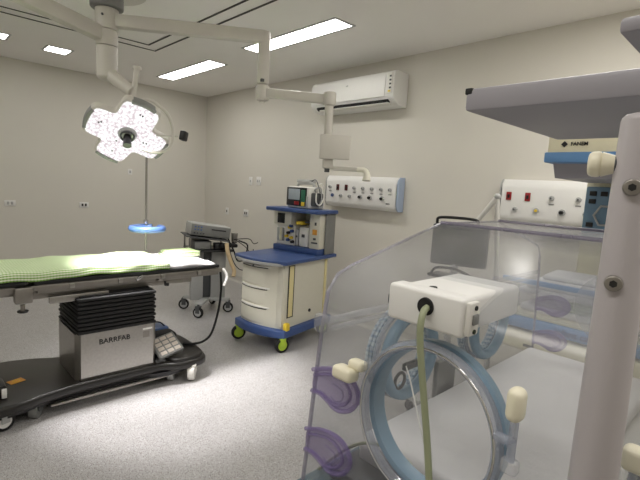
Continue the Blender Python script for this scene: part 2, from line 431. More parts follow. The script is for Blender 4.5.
# ------------------------------------------------------------------ surgical light on its ceiling column
CX, CY = 1.08, 3.33
t = thing('surgical_light', 'lit white lobed surgical light on a jointed ceiling column above the table', 'surgical light', (CX, CY, CH))
MB().cyl((CX, CY, CH-.001), (CX, CY, CH-.07), .27, .25, 48, .01).build('ceiling_plate', ARMM, t)
MB().cyl((CX, CY, CH-.07), (CX, CY, 2.575), .105, n=40, bev=.012).build('column_cover', MGREY, t)
MB().cyl((CX, CY, 2.575), (CX, CY, 2.44), .074, n=36, bev=.006).build('arm_hub', ARMM, t)
MB().cyl((CX, CY, 2.437), (CX, CY, 2.335), .07, n=36, bev=.004).build('arm_hub', ARMM, t)
c = MB().cyl((CX, CY, 2.331), (CX, CY, 2.14), .068, .064, n=36).sph((CX, CY, 2.14), .064, (1, 1, .55)).build('column', ARMM, t)
MB().cyl((CX-.045, CY-.055, 2.52), (CX-.05, CY-.062, 2.52), .008).build('screw', DGREY, t)
# side arms
def beam(p0, p1, w, h, name, m, par, bev=.012):
    p0, p1 = Vector(p0), Vector(p1); v = p1-p0
    a = math.atan2(v.y, v.x); e = -math.atan2(v.z, math.hypot(v.x, v.y))
    M = Matrix.Translation((p0+p1)/2) @ Matrix.Rotation(a, 4, 'Z') @ Matrix.Rotation(e, 4, 'Y')
    return MB()._m(_bx((0, 0, 0), (v.length, w, h), bev), M).build(name, m, par)
beam((CX, CY, 2.505), (1.93, 2.68, 2.49), .075, .085, 'monitor_arm', ARMM, t)
beam((CX, CY, 2.40), (.10, 3.15, 2.56), .085, .095, 'light_arm', ARMM, t)
J = (1.925, 2.69)
MB().cyl((*J, 2.53), (*J, 2.17), .042, n=28, bev=.01).build('arm_joint', ARMM, t)
MB().cyl((*J, 2.165), (*J, 2.06), .047, n=28, bev=.008).cyl((*J, 2.06), (*J, 2.045), .02).build('arm_joint', ARMM, t)
MB().box((J[0]-.03, J[1]-.035, 2.19), (.02, .02, .02)).build('screw', DGREY, t)
K = (2.19, 2.27)
beam((*J, 2.115), (*K, 2.07), .055, .065, 'spring_arm', ARMM, t)
MB().cyl((*K, 2.12), (*K, 2.03), .045, n=28, bev=.01).build('arm_joint', ARMM, t)
MB().cyl((*K, 2.03), (K[0]-.01, K[1]-.02, 1.70), .03, .026).build('drop_tube', ARMM, t)
G = (K[0]-.015, K[1]-.03)
h = MB().box((G[0], G[1], 1.665), (.075, .07, .13), (0, 0, .9), .012).build('end_bracket', ARMM, t)
MB().cyl((G[0], G[1], 1.60), (G[0], G[1], 1.575), .018).build('bracket_pin', DGREY, h)
beam((G[0]+.02, G[1]-.02, 1.607), (2.26, 2.0, 1.60), .03, .032, 'handle_arm', ARMM, t, .008)
MB().tube([(2.24, 2.02, 1.60), (2.275, 1.985, 1.598), (2.285, 1.97, 1.57), (2.28, 1.965, 1.53)], .02, rs=lambda u: .016+.014*u*u).build('hand_grip', CREAM2, t)
p = face((2.17, 2.17, 1.745), (.72, -.69, 0), (0, 0, 1))
MB()._m(_bx((.0, 0, 0), (.21, .165, .022), .008), p).build('holder_plate', ARMM, t)
# light head: elbow, link, lobed head
MB().tube([(CX, CY, 2.17), (1.11, 3.28, 2.13), (1.15, 3.21, 2.08), (1.185, 3.15, 2.035)], .04, rs=lambda u: .05-.012*u).build('elbow_arm', ARMM, t)
MB().cyl((1.215, 3.15, 2.19), (1.175, 3.14, 1.945), .02, .016).cyl((1.217, 3.15, 2.205), (1.214, 3.15, 2.185), .028).build('head_link', ARMM, t)
HC = Vector((1.15, 3.14, 1.752))
nrm = Vector((-.28, -.70, -.70)).normalized()
R = face(HC, nrm.cross(Vector((0, 0, 1))) * -1, (0, 0, 1))
# make the local z axis the lamp's facing direction
rx = Vector((0, 0, 1)).cross(nrm).normalized(); uy = nrm.cross(rx)
R = Matrix((rx, uy, nrm)).transposed().to_4x4(); R.translation = HC
def lobes(Ro, lobeang, widths):
    pts = []
    N = 200
    for i in range(N):
        a = 2*PI*i/N
        r = .165
        for la, w in zip(lobeang, widths):
            d = (a-la+PI) % (2*PI)-PI
            # rounded-square lobe in polar form
            if abs(d) < 1.2:
                rr = min(Ro/max(.2, math.cos(d)), w/max(.02, abs(math.sin(d)))) if abs(d) < 1.25 else 0
                r = max(r, min(rr, Ro*1.12))
        pts.append((r*math.cos(a), r*math.sin(a)))
    # smooth
    for _ in range(14):
        pts = [((pts[i-1][0]+2*pts[i][0]+pts[(i+1) % N][0])/4, (pts[i-1][1]+2*pts[i][1]+pts[(i+1) % N][1])/4) for i in range(N)]
    return pts
LA = [math.radians(v) for v in (157, 66, -30, -122)]
LP = lobes(.262, LA, (.118, .128, .112, .105))
head = MB().prism(LP, -.055, .0, R, bev=.012).build('lamp_head', ARMM, t)
def ledmat():
    m = bpy.data.materials.new('lit_led_lenses'); m.use_nodes = True
    nt = m.node_tree; nt.nodes.remove(nt.nodes['Principled BSDF'])
    e = nt.nodes.new('ShaderNodeEmission'); v = nt.nodes.new('ShaderNodeTexVoronoi'); v.inputs['Scale'].default_value = 60
    tc = nt.nodes.new('ShaderNodeTexCoord'); nt.links.new(tc.outputs['Object'], v.inputs['Vector'])
    r = nt.nodes.new('ShaderNodeValToRGB'); r.color_ramp.elements[0].color = (1, 1, 1, 1); r.color_ramp.elements[0].position = .3
    r.color_ramp.elements[1].color = (.6, .52, .55, 1); r.color_ramp.elements[1].position = .8
    nt.links.new(v.outputs['Distance'], r.inputs[0]); nt.links.new(r.outputs[0], e.inputs[0]); e.inputs[1].default_value = 1.12
    nt.links.new(e.outputs[0], nt.nodes['Material Output'].inputs[0]); return m
LED = ledmat()
ins = [(x*.93, y*.93) for x, y in LP]
MB().prism(ins, .001, .006, R).build('led_panel', LED, head)
for la in LA:   # dark grips at the lobe ends
    c, s_ = math.cos(la), math.sin(la)
    mb = MB()
    pts = []
    for u in range(9):
        a = la+(-.3+.6*u/8); pts.append(((.272)*math.cos(a), .272*math.sin(a)))
    for u in range(8, -1, -1):
        a = la+(-.3+.6*u/8); pts.append((.25*math.cos(a), .25*math.sin(a)))
    mb.prism(pts, -.045, .012, R, bev=.003).build('lobe_bumper', MGREY, head)
MB()._m(MB().cyl((0, 0, .004), (0, 0, .022), .062, .05, 32).bm, R).build('centre_ring', LGREY, head)
MB()._m(MB().torus((0, 0, .03), (0, 0, 1), .042, .006).bm, R).build('handle_ring', DGREY, head)
MB()._m(MB().cyl((0, 0, .02), (0, -.02, .10), .022, .028, 24).bm, R).build('handle', BLACK, head)
mb = MB()
for q in ((-.17, .08), (-.155, .085), (.1, -.06), (.12, -.065), (.08, .17), (.095, .16), (-.07, -.06), (-.1, -.15)):
    mb.cyl((q[0], q[1], .006), (q[0], q[1], .010), .006, n=10)
MB()._m(mb.bm, R).build('screw', DGREY, head)
yk = [(1.255, 3.05, 1.985), (1.31, 3.02, 1.955), (1.36, 2.985, 1.90), (1.385, 2.965, 1.82), (1.385, 2.96, 1.735), (1.36, 2.98, 1.665), (1.29, 3.04, 1.64), (1.235, 3.1, 1.66)]
y0 = [(1.19, 3.16, 1.97)] + yk
MB().tube(y0, .011).build('yoke', ARMM, t)
MB().tube([(1.30, 3.03, 1.755), (1.42, 2.95, 1.76)], .006, smooth=False).build('handle_bar', ARMM, t)
MB().box((1.452, 2.93, 1.765), (.055, .04, .065), (.1, .15, .6), .008).build('camera_box', BLACK, t)

# ------------------------------------------------------------------ operating table
TB = thing('operating_table', 'stainless operating table with black bellows and black floor base', 'operating table', (1.0, 3.2, 0))
def rounded(pts, it=3):
    for _ in range(it):
        q = []
        n = len(pts)
        for i in range(n):
            a, b = pts[i], pts[(i+1) % n]
            q += [(a[0]*.78+b[0]*.22, a[1]*.78+b[1]*.22), (a[0]*.22+b[0]*.78, a[1]*.22+b[1]*.78)]
        pts = q
    return pts
bp = rounded([(-.12, 3.0), (-.02, 2.83), (.42, 2.83), (.64, 2.9), (.80, 2.915), (1.30, 2.925), (1.42, 2.85), (1.64, 2.86), (1.68, 3.0), (1.68, 3.4), (1.62, 3.52),
              (1.42, 3.52), (1.3, 3.44), (.80, 3.44), (.66, 3.52), (.5, 3.57), (.1, 3.58), (-.08, 3.46)], 2)
MB().prism(bp, .10, .162, bev=.018).build('floor_base', BASEM, TB)
MB().prism(rounded([(1.36, 2.93), (1.42, 2.865), (1.62, 2.875), (1.66, 3.0), (1.66, 3.38), (1.6, 3.49), (1.42, 3.49), (1.36, 3.42)], 2), .15, .186, bev=.012).build('base_cover', BASEM, TB)
MB().prism([(.15+.9*(x-.15)*1.0, 3.2+.9*(y-3.2)) for x, y in bp], .075, .105).build('under_frame', BLACK, TB)
MB().bb((.62, 2.90, .062), (1.36, 2.92, .077), .003).build('base_trim', STEELD, TB)
MB().box((.49, 3.17, .164), (.085, .06, .003), (0, 0, .3), .001).build('warning_sticker', ORNG, TB)
MB().torus((.49, 3.17, .166), (0, 0, 1), .018, .002).build('sticker_mark', YEL, TB)
# column box with chamfered corners
bx = [(.80, 2.95), (1.265, 2.95), (1.285, 2.97), (1.285, 3.36), (1.26, 3.385), (.80, 3.385), (.772, 3.355), (.772, 2.985)]
CBX = MB().prism(bx, .15, .462).build('column_cover', STEEL, TB)
MB().bb((.79, 2.935, .155), (1.29, 3.4, .170), .01).build('cover_flange', BASEM, CBX)
text('lettering', 'BARRFAB', .048, face((1.005, 2.9475, .395), (1, 0, 0), (0, 0, 1)), BLACK, CBX, ext=.0015, bold=.0003)
MB().bb((1.19, 2.947, .425), (1.255, 2.951, .437)).build('plate', WHITE, CBX)
MB().bb((1.19, 2.9475, .37), (1.235, 2.950, .412)).build('rating_plate', STEELD, CBX)
mb = MB()
nf = 9
for i in range(nf):
    z0 = .464+i*.0265; g = .0 if i % 2 else .004
    mb.bb((.782-g, 2.94-g, z0), (1.275+g, 3.39+g, z0+.021), .009)
    mb.bb((.80, 2.96, z0+.012), (1.26, 3.37, z0+.03))
mb.build('bellows', BLACKM, TB)
# top frame, side rails
MB().bb((.64, 2.985, .678), (.98, 3.02, .722), .004).build('guide_plate', STEEL, TB)
MB().bb((.5, 3.05, .70), (1.6, 3.4, .76), .006).build('top_frame', STEELD, TB)
for y in (2.985, 3.465):
    for a, b in ((-1.2, .48), (.54, 1.82)):
        MB().bb((a, y-.006, .765 if a < 0 else .768), (b, y+.006, .80), .003).build('side_rail', STEELD, TB)
for a, b in ((-1.2, .5), (.58, 1.30), (1.32, 1.80)):
    MB().bb((a, 3.0, .745), (b, 3.45, .803), .005).build('top_panel', STEELD, TB)
for x in (.76, 1.05, 1.34, 1.62, -.1, .3):
    MB().box((x, 2.975, .782), (.03, .012, .03), (0, 0, 0), .003).build('rail_spacer', STEEL, TB)
MB().bb((.462, 2.955, .705), (.55, 3.02, .80), .008).build('rail_clamp', STEELD, TB)
k = MB().cyl((.50, 2.965, .70), (.50, 2.965, .665), .012).build('clamp_screw', STEELD, TB)
MB().cyl((.50, 2.965, .665), (.50, 2.965, .655), .03, .026, 8).build('clamp_knob', BLACK, k)
MB().box((1.17, 2.97, .79), (.05, .02, .02), (0, -.5, 0), .004).build('rail_lever', CHROME, TB)
MB().cyl((1.36, 2.985, .745), (1.36, 2.985, .72), .007).cyl((1.36, 2.985, .72), (1.385, 2.985, .716), .012).build('release_knob', BLACK, TB)
def wheel(c, r, w, ax, par, tyre, hubm, fork, zt, forkm):
    """a caster: the axle lies along ax"""
    a = Vector(ax).normalized(); c = Vector(c)
    W = MB().ring(c, a, [(r*.68, -w/2), (r*.93, -w/2), (r, -w*.28), (r, w*.28), (r*.93, w/2), (r*.68, w/2)], 28).build('wheel', tyre, par)
    MB().cyl(c-a*w*.42, c+a*w*.42, r*.69).cyl(c-a*w*.6, c+a*w*.6, r*.22, n=12).build('hub', hubm, W)
    if fork:
        mb = MB()
        for s in (-1, 1):
            q = c+a*s*(w/2+.006)
            tt = a.cross(Vector((0, 0, 1)))
            mb.box(q+Vector((0, 0, (zt-c.z)/2)), (r*.8, .006, zt-c.z+.012), (0, 0, math.atan2(tt.y, tt.x)), .002)
        mb.box((c.x, c.y, zt-.004), (w+.02, w+.02, .012), (0, 0, math.atan2(a.y, a.x)), .003)
        mb.cyl((c.x, c.y, zt), (c.x, c.y, zt+.02), .012)
        mb.build('fork', forkm, W)
    return W
wheel((.385, 2.90, .055), .055, .035, (.35, -1, 0), TB, BLACKM, WHITE, True, .115, LGREY)
wheel((.55, 2.955, .05), .05, .045, (.8, -.6, 0), TB, MGREY, MGREY, True, .10, DGREY)
wheel((1.53, 2.885, .060), .060, .048, (.8, -.6, 0), TB, WHITE2, WHITE, True, .12, WHITE2)
wheel((1.41, 2.97, .056), .056, .045, (.8, -.6, 0), TB, LGREY, WHITE2, True, .12, LGREY)
wheel((.35, 3.5, .05), .05, .035, (0, 1, 0), TB, BLACKM, WHITE, True, .10, LGREY)
wheel((1.58, 3.44, .05), .05, .035, (0, 1, 0), TB, BLACKM, WHITE, True, .10, LGREY)
# black table pads
for a, b in ((-1.2, .53), (.56, 1.79)):
    MB().bb((a, 2.968, .806), (b, 3.47, .832), .010).build('table_pad', BLACKM, TB)

def wob(x, y, s=1): return .004*s*(math.sin(13*x+3*y)+math.sin(29*x-17*y+1)*.6+math.sin(7*x+23*y+2)*.5)
def drape(x0, x1, yf, yb, zt, zf, zb, thick=.003, amp=1, ends=(0, 0), n=90):
    """cloth over the pad: hangs at the front to zf, at the back to zb"""
    L1, L2, L3 = zt-zf, yb-yf, zt-zb; L = L1+L2+L3
    def f(u, v):
        x = x0+(x1-x0)*u; s = v*L
        ru = .02
        if s < L1: y, z = yf-.002-.004*abs(math.sin(9*x+2))*(1-s/L1), zf+s
        elif s < L1+L2: y, z = yf+(s-L1), zt
        else: y, z = yb+.002, zt-(s-L1-L2)
        # round the two corners
        d = abs(s-L1)
        if d < .03: z -= .007*(1-d/.03); y += .007*(1-d/.03)
        d = abs(s-L1-L2)
        if d < .03: z -= .007*(1-d/.03); y -= .007*(1-d/.03)
        z += wob(x, y, amp); y += wob(x, z*5, amp*.7)*(1 if s < L1 else 0)
        z -= ends[0]*max(0, (.06-(x-x0))/.06)**2+ends[1]*max(0, (.14-(x1-x))/.14)**2
        return (x, y, z)
    mb = MB().sheet(f, n, 46)
    uvl = mb.bm.loops.layers.uv.new('cloth')
    mb.bm.verts.index_update()
    for fc in mb.bm.faces:
        for lp in fc.loops:
            k = lp.vert.index; lp[uvl].uv = ((k//47)/n*(x1-x0), (k % 47)/46*L)
    return mb
m1 = drape(-1.15, 1.765, 2.985, 3.462, .872, .834, .84, amp=.8, ends=(0, .035))
single(m1, 'bed_sheet', LINEN, 'white bed sheet under the checked cover, bare at the head end of the table', 'bed sheet', solid=.004)
m2 = drape(-1.16, 1.385, 2.972, 3.470, .892, .834, .84, amp=1.0, ends=(0, .004), n=140)
single(m2, 'checked_cover', CHECK, 'pale green checked cloth cover spread over the operating table', 'cloth cover', solid=.004)
tw = thing('folded_sheet', 'folded green checked sheet lying on the head end of the table', 'folded sheet', (1.62, 3.27, .872), rz=-.05)
for i in range(3):
    MB().box((1.60+.006*i, 3.27, .878+.0125*i), (.26-.008*i, .20-.006*i, .0125), (0, 0, -.05+.02*i), .005).build('fold', CHECK2, tw)

# blue box, control panel and bag on the base
b = thing('blue_box', 'small blue plastic box on the table base behind the steel column cover', 'box', (1.44, 3.35, .18))
MB().bb((1.33, 3.27, .2), (1.53, 3.42, .3), .012).build('body', BLUE2, b)
MB().bb((1.34, 3.28, .188), (1.52, 3.41, .205), .006).build('base', BLACK, b)
MB().tube([(1.34, 3.28, .30), (1.38, 3.29, .345), (1.46, 3.3, .34), (1.51, 3.3, .29), (1.56, 3.28, .2), (1.6, 3.25, .165)], .005).build('cord', BLACKM, b)
b = thing('accumulator_pack', 'black bag like pack lying against the column cover on the table base', 'pack', (1.43, 3.15, .18))
MB().bb((1.31, 3.12, .188), (1.53, 3.255, .30), .03, 4).build('body', BLACKM, b)
b = thing('foot_control', 'pale ribbed control panel propped on the right end of the table base', 'control panel', (1.41, 3.0, .18))
R2 = face((1.385, 3.005, .254), (.93, .1, .16), (-.15, .75, .55))
MB()._m(_bx((0, 0, 0), (.19, .17, .035), .008), R2).build('body', MGREY, b)
for i in range(3):
    for j in range(4):
        MB()._m(_bx((-.055+.055*i, -.057+.038*j, .018), (.046, .028, .008), .003), R2).build('key', BTNS, b)
b = thing('foot_pedal', 'black foot pedal with white side at the left edge on the table base', 'foot pedal', (.30, 2.98, .18))
MB().bb((.2, 2.95, .163), (.415, 3.12, .235), .02, 3).build('body', BLACK, b)
MB().bb((.385, 2.943, .168), (.41, 2.952, .225), .003).build('label_plate', WHITE, b)
# power cord hanging from the table end
cd = MB().tube([(1.845, 3.05, .77), (1.845, 3.03, .62), (1.82, 3.02, .45), (1.76, 3.01, .28), (1.70, 3.03, .215), (1.64, 3.06, .199), (1.6, 3.08, .198), (1.57, 3.11, .198)], .009)
single(cd, 'power_cord', BLACKM, 'black cord hanging from the table end down to the base', 'cord')
st = MB().tube([(1.835, 3.0, .79), (1.855, 2.98, .75), (1.85, 2.965, .71), (1.825, 2.96, .66)], .01, n=8, rs=lambda u: .012)
single(st, 'white_strap', WHITE, 'white strap dangling from the head end of the table', 'strap')

# IV pole with blue ring
iv = thing('drip_stand', 'thin steel drip pole on the far rail holding a blue ring', 'drip stand', (1.425, 3.488, .77))
MB().bb((1.40, 3.474, .765), (1.45, 3.51, .81), .005).build('clamp', STEELD, iv)
MB().cyl((1.425, 3.49, .76), (1.425, 3.49, 1.92), .0085).build('pole', STEELD, iv)
for s in (-1, 1):
    MB().tube([(1.425, 3.49, 1.915), (1.425+.03*s, 3.49-.03*s, 1.915), (1.425+.055*s, 3.49-.055*s, 1.91), (1.425+.062*s, 3.49-.062*s, 1.93)], .004).build('hook', STEELD, iv)
MB().tube([(1.425+.115*math.cos(a)-.03, 3.47+.115*math.sin(a)-.08, 1.075) for a in [math.radians(v) for v in range(50, 411, 15)][:-2]], .024).build('ring_cushion', BLUE2, iv)
MB().cyl((1.425, 3.49, 1.10), (1.425, 3.49, 1.135), .018).build('boss', CHROME, iv)

# ------------------------------------------------------------------ electrosurgical cart
ct = thing('equipment_cart', 'grey wheeled equipment cart standing between table and anaesthesia trolley', 'cart', (2.52, 4.46, 0))
ang = math.radians(-17)
cM = Matrix.Translation((2.50, 4.40, 0)) @ Matrix.Rotation(ang, 4, 'Z')
def cb(a, b, bev=.004): # box in the cart's own frame (x right, y away)
    t_ = bmesh.new(); bmesh.ops.create_cube(t_, size=1)
    d = [abs(p-q) for p, q in zip(a, b)]; c = [(p+q)/2 for p, q in zip(a, b)]
    return MB()._m(_bx(c, d, bev), cM)
mb = MB()
for q in ((2.30, 4.22), (2.66, 4.23), (2.33, 4.58), (2.68, 4.60)):
    v = Vector((q[0]-2.50, q[1]-4.40, 0))
    M = Matrix.Translation((2.50+v.x/2, 4.40+v.y/2, .145)) @ Matrix.Rotation(math.atan2(v.y, v.x), 4, 'Z')
    mb._m(_bx((0, 0, 0), (v.length+.04, .085, .035), .01), M)
mb.build('base', LGREY, ct)
for q, ax in (((2.285, 4.20), (.9, .6, 0)), ((2.665, 4.22), (.6, .8, 0)), ((2.315, 4.59), (.6, .9, 0)), ((2.69, 4.61), (1, 0, 0))):
    wheel((q[0], q[1], .058), .058, .034, ax, ct, BLACKM, LGREY, True, .126, DGREY)
for a, b in ((-.19, -.06), (.03, .19)):
    cb((a, -.05, .14), (b, .05, .70)).build('column_panel', LGREY, ct)
cb((-.06, -.02, .14), (.03, .03, .69)).build('column_core', DGREY, ct)
cb((-.24, -.20, .70), (.24, .2, .72), .008).build('lower_shelf', BLACK, ct)
MB()._m(_bx((0, 0, -.082), (.47, .38, .014), .004), cM @ Matrix.Translation((-.03, 0, .925)) @ Matrix.Rotation(math.radians(7), 4, 'Y')).build('upper_shelf', DGREY, ct)
for x in (-.23, .18):
    cb((x-.008, .16, .72), (x+.008, .18, .846-.12*x), .002).build('shelf_post', STEELD, ct)
    cb((x-.008, -.18, .72), (x+.008, -.16, .846-.12*x), .002).build('shelf_post', STEELD, ct)
e = thing('suction_unit', 'dark grey box unit on the lower shelf of the cart', 'equipment box', (2.42, 4.40, .72))
cb((-.19, -.16, .722), (.0, .15, .815), .01).build('housing', DGREY, e)
cb((-.18, -.166, .73), (-.015, -.158, .805), .004).build('front_panel', MGREY, e)
e = thing('footswitch', 'tangle of black plastic equipment hanging at the right of the cart', 'footswitch', (2.66, 4.25, .72))
cb((.03, -.17, .722), (.15, -.06, .79), .012).build('body', BLACK, e)
cb((.08, -.23, .752), (.27, -.12, .79), .01).build('pedal', BLACKM, e)
e = thing('electrosurgical_unit', 'light grey electrosurgical unit with blue buttons on top of the cart', 'medical unit', (2.47, 4.36, .86))
eM = cM @ Matrix.Translation((-.03, 0, .925)) @ Matrix.Rotation(math.radians(7), 4, 'Y') @ Matrix.Translation((.02, 0, 0)) @ Matrix.Diagonal((.92, 1, 1, 1))
MB()._m(_bx((0, 0, 0), (.47, .30, .125), .008), eM).build('housing', LGREY, e)
MB()._m(_bx((0, -.152, 0), (.455, .008, .115), .003), eM).build('front_panel', MGREY, e)
mb = MB()
for i in range(3):
    for j in range(2): mb._m(_bx((-.185+.035*i, -.158, .032-.03*j), (.02, .006, .014), .002), eM)
mb.build('button', BLUE2, e)
mb = MB()
for i in range(4):
    mb.cyl(eM @ Vector((-.19+.035*i, -.154, -.035)), eM @ Vector((-.19+.035*i, -.168, -.035)), .009, n=12)
mb.build('jack', DGREY, e)
MB()._m(_bx((.09, -.158, .02), (.17, .006, .012), .002), eM).build('slot', BLACK, e)
MB()._m(_bx((-.12, 0, -.0685), (.03, .2, .012)), eM)._m(_bx((.14, 0, -.0685), (.03, .2, .012)), eM).build('foot', BLACK, e)
e = thing('steel_canister', 'small steel canister hanging at the right side of the cart', 'canister', (2.72, 4.22, .79))
MB().cyl((2.72, 4.22, .80), (2.72, 4.22, .89), .035).cyl((2.72, 4.22, .89), (2.72, 4.22, .90), .038).build('cup', STEEL, e)
MB().cyl((2.72, 4.22, .79), (2.72, 4.22, .802), .03).build('base', BLACK, e)
for i, pts in enumerate(([(2.62, 4.19, .84), (2.64, 4.1, .72), (2.66, 4.05, .62), (2.72, 4.02, .63), (2.74, 4.0, .72), (2.74, 4.0, .8), (2.7, 4.1, .83)],
                         [(2.68, 4.12, .83), (2.76, 4.05, .76), (2.78, 3.95, .66), (2.72, 3.86, .55), (2.66, 3.8, .50), (2.62, 3.76, .56), (2.62, 3.72, .7), (2.60, 3.68, .8)],
                         [(2.66, 4.14, .84), (2.76, 4.0, .86), (2.72, 3.85, .83), (2.68, 3.72, .86)],
                         [(2.6, 4.16, .8), (2.62, 4.08, .62), (2.66, 4.0, .53), (2.72, 3.9, .55), (2.7, 3.76, .66), (2.66, 3.7, .78)])):
    single(MB().tube(pts, .0085 if i < 1 else .0045, n=8), 'hanging_cable', BLACKM,
           ('thick black cable looped below the right side of the cart', 'thin black cable in the lowest loop between cart and trolley',
            'thin black cable strung nearly level from cart to trolley', 'thin black cable in a middle loop beside the cart')[i], 'cable')
single(MB().tube([(2.56, 4.12, .80), (2.55, 4.08, .72), (2.58, 4.05, .6), (2.6, 4.02, .52), (2.58, 4.0, .46)], .022, n=10), 'hanging_hose', BAG,
       'beige breathing hose hanging at the right side of the cart', 'hose')

# ------------------------------------------------------------------ anaesthesia trolley (own frame: d away, w to the left)
FR = Vector((2.40, 2.885, 0)); th = math.radians(12)
D_ = Vector((math.cos(th), math.sin(th), 0)); W_ = Vector((-math.sin(th), math.cos(th), 0))
aM = Matrix((D_, W_, Vector((0, 0, 1)))).transposed().to_4x4(); aM.translation = FR
AN = thing('anaesthesia_trolley', 'cream anaesthesia trolley with navy blue worktop and lime casters', 'anaesthesia trolley', tuple(FR+D_*.38+W_*.3))
def ab(a, b, bev=.004, name='panel', m=CREAM2, par=None):
    c = [(p+q)/2 for p, q in zip(a, b)]; d = [abs(p-q) for p, q in zip(a, b)]
    return MB()._m(_bx(c, d, bev), aM).build(name, m, par or AN)
def apoly(poly, z0, z1, name, m, bev=0, par=None):
    return MB().prism(poly, z0, z1, aM, bev).build(name, m, par or AN)
def bow(d0, w0, w1, bulge, back, n=12):
    """front outline bowed toward the viewer"""
    p = []
    for i in range(n+1):
        u = i/n; p.append((d0-bulge*(1-(2*u-1)**2), w0+(w1-w0)*u))
    return p+[(back, w1), (back, w0)]
apoly(bow(.0, .0, .60, .07, .74), .125, .20, 'base_bumper', BLUE, .012)
apoly(bow(.035, .045, .555, .05, .70), .20, .775, 'body', CREAM2)
for i, (z0, z1) in enumerate(((.215, .385), (.39, .56), (.565, .755))):
    dr = apoly(bow(.026, .13, .55, .05, .06), z0+.004, z1-.006, 'drawer', CREAM2, .006)
    apoly(bow(.016, .14, .54, .055, .05), z1-.022, z1-.008, 'handle_lip', WHITE2, .003, dr)
    apoly(bow(.022, .135, .545, .052, .05), z1-.032, z1-.024, 'shadow_gap', GAPSHADE, 0, dr)
ab((.012, .05, .215), (.05, .12, .77), .008, 'corner_post', CREAM2)
ab((.075, .041, .29), (.165, .0455, .765), .002, 'strip_shadow', GAPSHADE)  # shade around the side strip, drawn as a dark backing
ab((.09, .038, .30), (.15, .046, .76), .003, 'side_strip', YELC)
ab((.64, .036, .20), (.675, .046, .77), .003, 'side_strip', YELC)
MB()._m(MB().cyl((.42, .046, .30), (.42, .038, .30), .016).bm, aM).build('plug_hole', BLACK, AN)
ab((.02, -.005, .19), (.075, .04, .26), .012, 'brake_pedal', YEL)
lock = MB()._m(MB().cyl((-.025, .36, .74), (-.04, .36, .74), .009).bm, aM).build('lock', DGREY, AN)
apoly(bow(-.03, -.01, .60, .085, .76), .785, .82, 'worktop', BLUE, .008)
apoly(bow(-.045, .02, .57, .08, -.02), .775, .80, 'grab_rail', LGREY, .004)
ab((.47, .03, .82), (.76, .57, .875), .006, 'instrument_base', BLUE)
ab((.73, .02, .82), (.76, .58, 1.21), .004, 'back_panel', CREAM2)
ab((.58, .01, .82), (.74, .022, 1.21), .003, 'side_panel', MGREY)
ab((.50, .03, .875), (.73, .15, 1.208), .006, 'gas_module', CREAM2)
ab((.494, .06, 1.01), (.501, .11, 1.06), .001, 'orange_sticker', ORNG)
ab((.496, .07, .96), (.501, .10, .98), .001, 'gauge_mark', DGREY)
ab((.496, .07, 1.10), (.501, .09, 1.13), .001, 'gauge_mark', DGREY)
ab((.496, .05, .925), (.501, .12, .94), .001, 'gauge_mark', DGREY)
ab((.48, .36, 1.075), (.72, .585, 1.208), .006, 'ventilator_module', CREAM2)
s = ab((.472, .44, 1.09), (.481, .53, 1.19), .004, 'display', BLACK)
ab((.469, .45, 1.10), (.473, .52, 1.18), .001, 'screen', SCREEN, s)
ab((.52, .34, .875), (.72, .575, 1.075), .006, 'absorber_block', WHITE2)
for i in range(3):
    ab((.51, .56-.035*i, .91), (.521, .54-.035*i, 1.04), .002, 'flow_tube', (LGREY, CREAM, MGREY)[i])
for k_, (w, zz, m) in enumerate(((.40, .93, BLUE), (.36, .955, YEL), (.40, 1.0, BLACK), (.355, 1.02, BLUE), (.385, 1.055, YEL), (.345, .915, BLACK), (.42, .965, YEL), (.37, 1.07, BLUE))):
    MB()._m(MB().cyl((.505, w-.0, zz), (.475, w-.0, zz), .016, .014, 14).bm, aM).build('control_knob', m, AN)
vp = ab((.51, .165, .875), (.70, .285, 1.07), .02, 'vaporizer', WHITE2)
ab((.505, .21, .97), (.512, .245, 1.0), .002, 'dial_mark', DGREY, vp)
vp = ab((.52, .295, .875), (.70, .335, 1.04), .015, 'vaporizer', LGREY)
ab((.515, .305, .96), (.522, .325, .98), .002, 'dial_mark', DGREY, vp)
ab((.53, .26, 1.085), (.68, .345, 1.12), .012, 'yellow_cap', YEL)
ab((.56, .16, 1.105), (.71, .26, 1.125), .01, 'tray', DGREY)
ab((.38, -.012, 1.213), (.75, .61, 1.25), .01, 'top_shelf', BLUE)
for (d, w), gm in (((.01, .03), GREENY), ((.0, .55), GREENY), ((.68, .06), GREENY), ((.68, .54), GREENY)):
    c = aM @ Vector((d, w, .067))
    wheel(c, .067, .036, D_*.35+W_*1.0 if w < .3 else D_*.6+W_, AN, BLACKM, GREENY, True, .128, GREENY)
# defibrillator monitor on top
MO = thing('patient_monitor', 'white portable monitor with grey screen and green panel on the trolley top', 'monitor', tuple(aM @ Vector((.57, .26, 1.25))))
mM = aM @ Matrix.Translation((.55, .285, 1.251)) @ Matrix.Rotation(math.radians(-12), 4, 'Z') @ Matrix.Diagonal((1.1, 1.15, 1.15, 1))
def mb_(c, d, name, m, par=MO, bev=.006, rot=0):
    return MB()._m(_bx(c, d, bev), mM @ Matrix.Rotation(rot, 4, 'Y')).build(name, m, par)
mb_((.03, 0, .092), (.19, .29, .18), 'housing', WHITE2, bev=.02)
mb_((-.065, .01, .096), (.012, .255, .155), 'bezel', BLACK)
mb_((-.073, .035, .115), (.008, .145, .09), 'screen', LCD)
mb_((-.073, -.08, .105), (.008, .05, .10), 'key_panel', GREEN)
mb_((-.073, .0, .042), (.008, .06, .03), 'red_keys', RED)
mb_((-.073, -.08, .04), (.008, .04, .035), 'yellow_key', YEL)
mb_((-.068, -.125, .06), (.008, .02, .09), 'side_trim', LGREY)
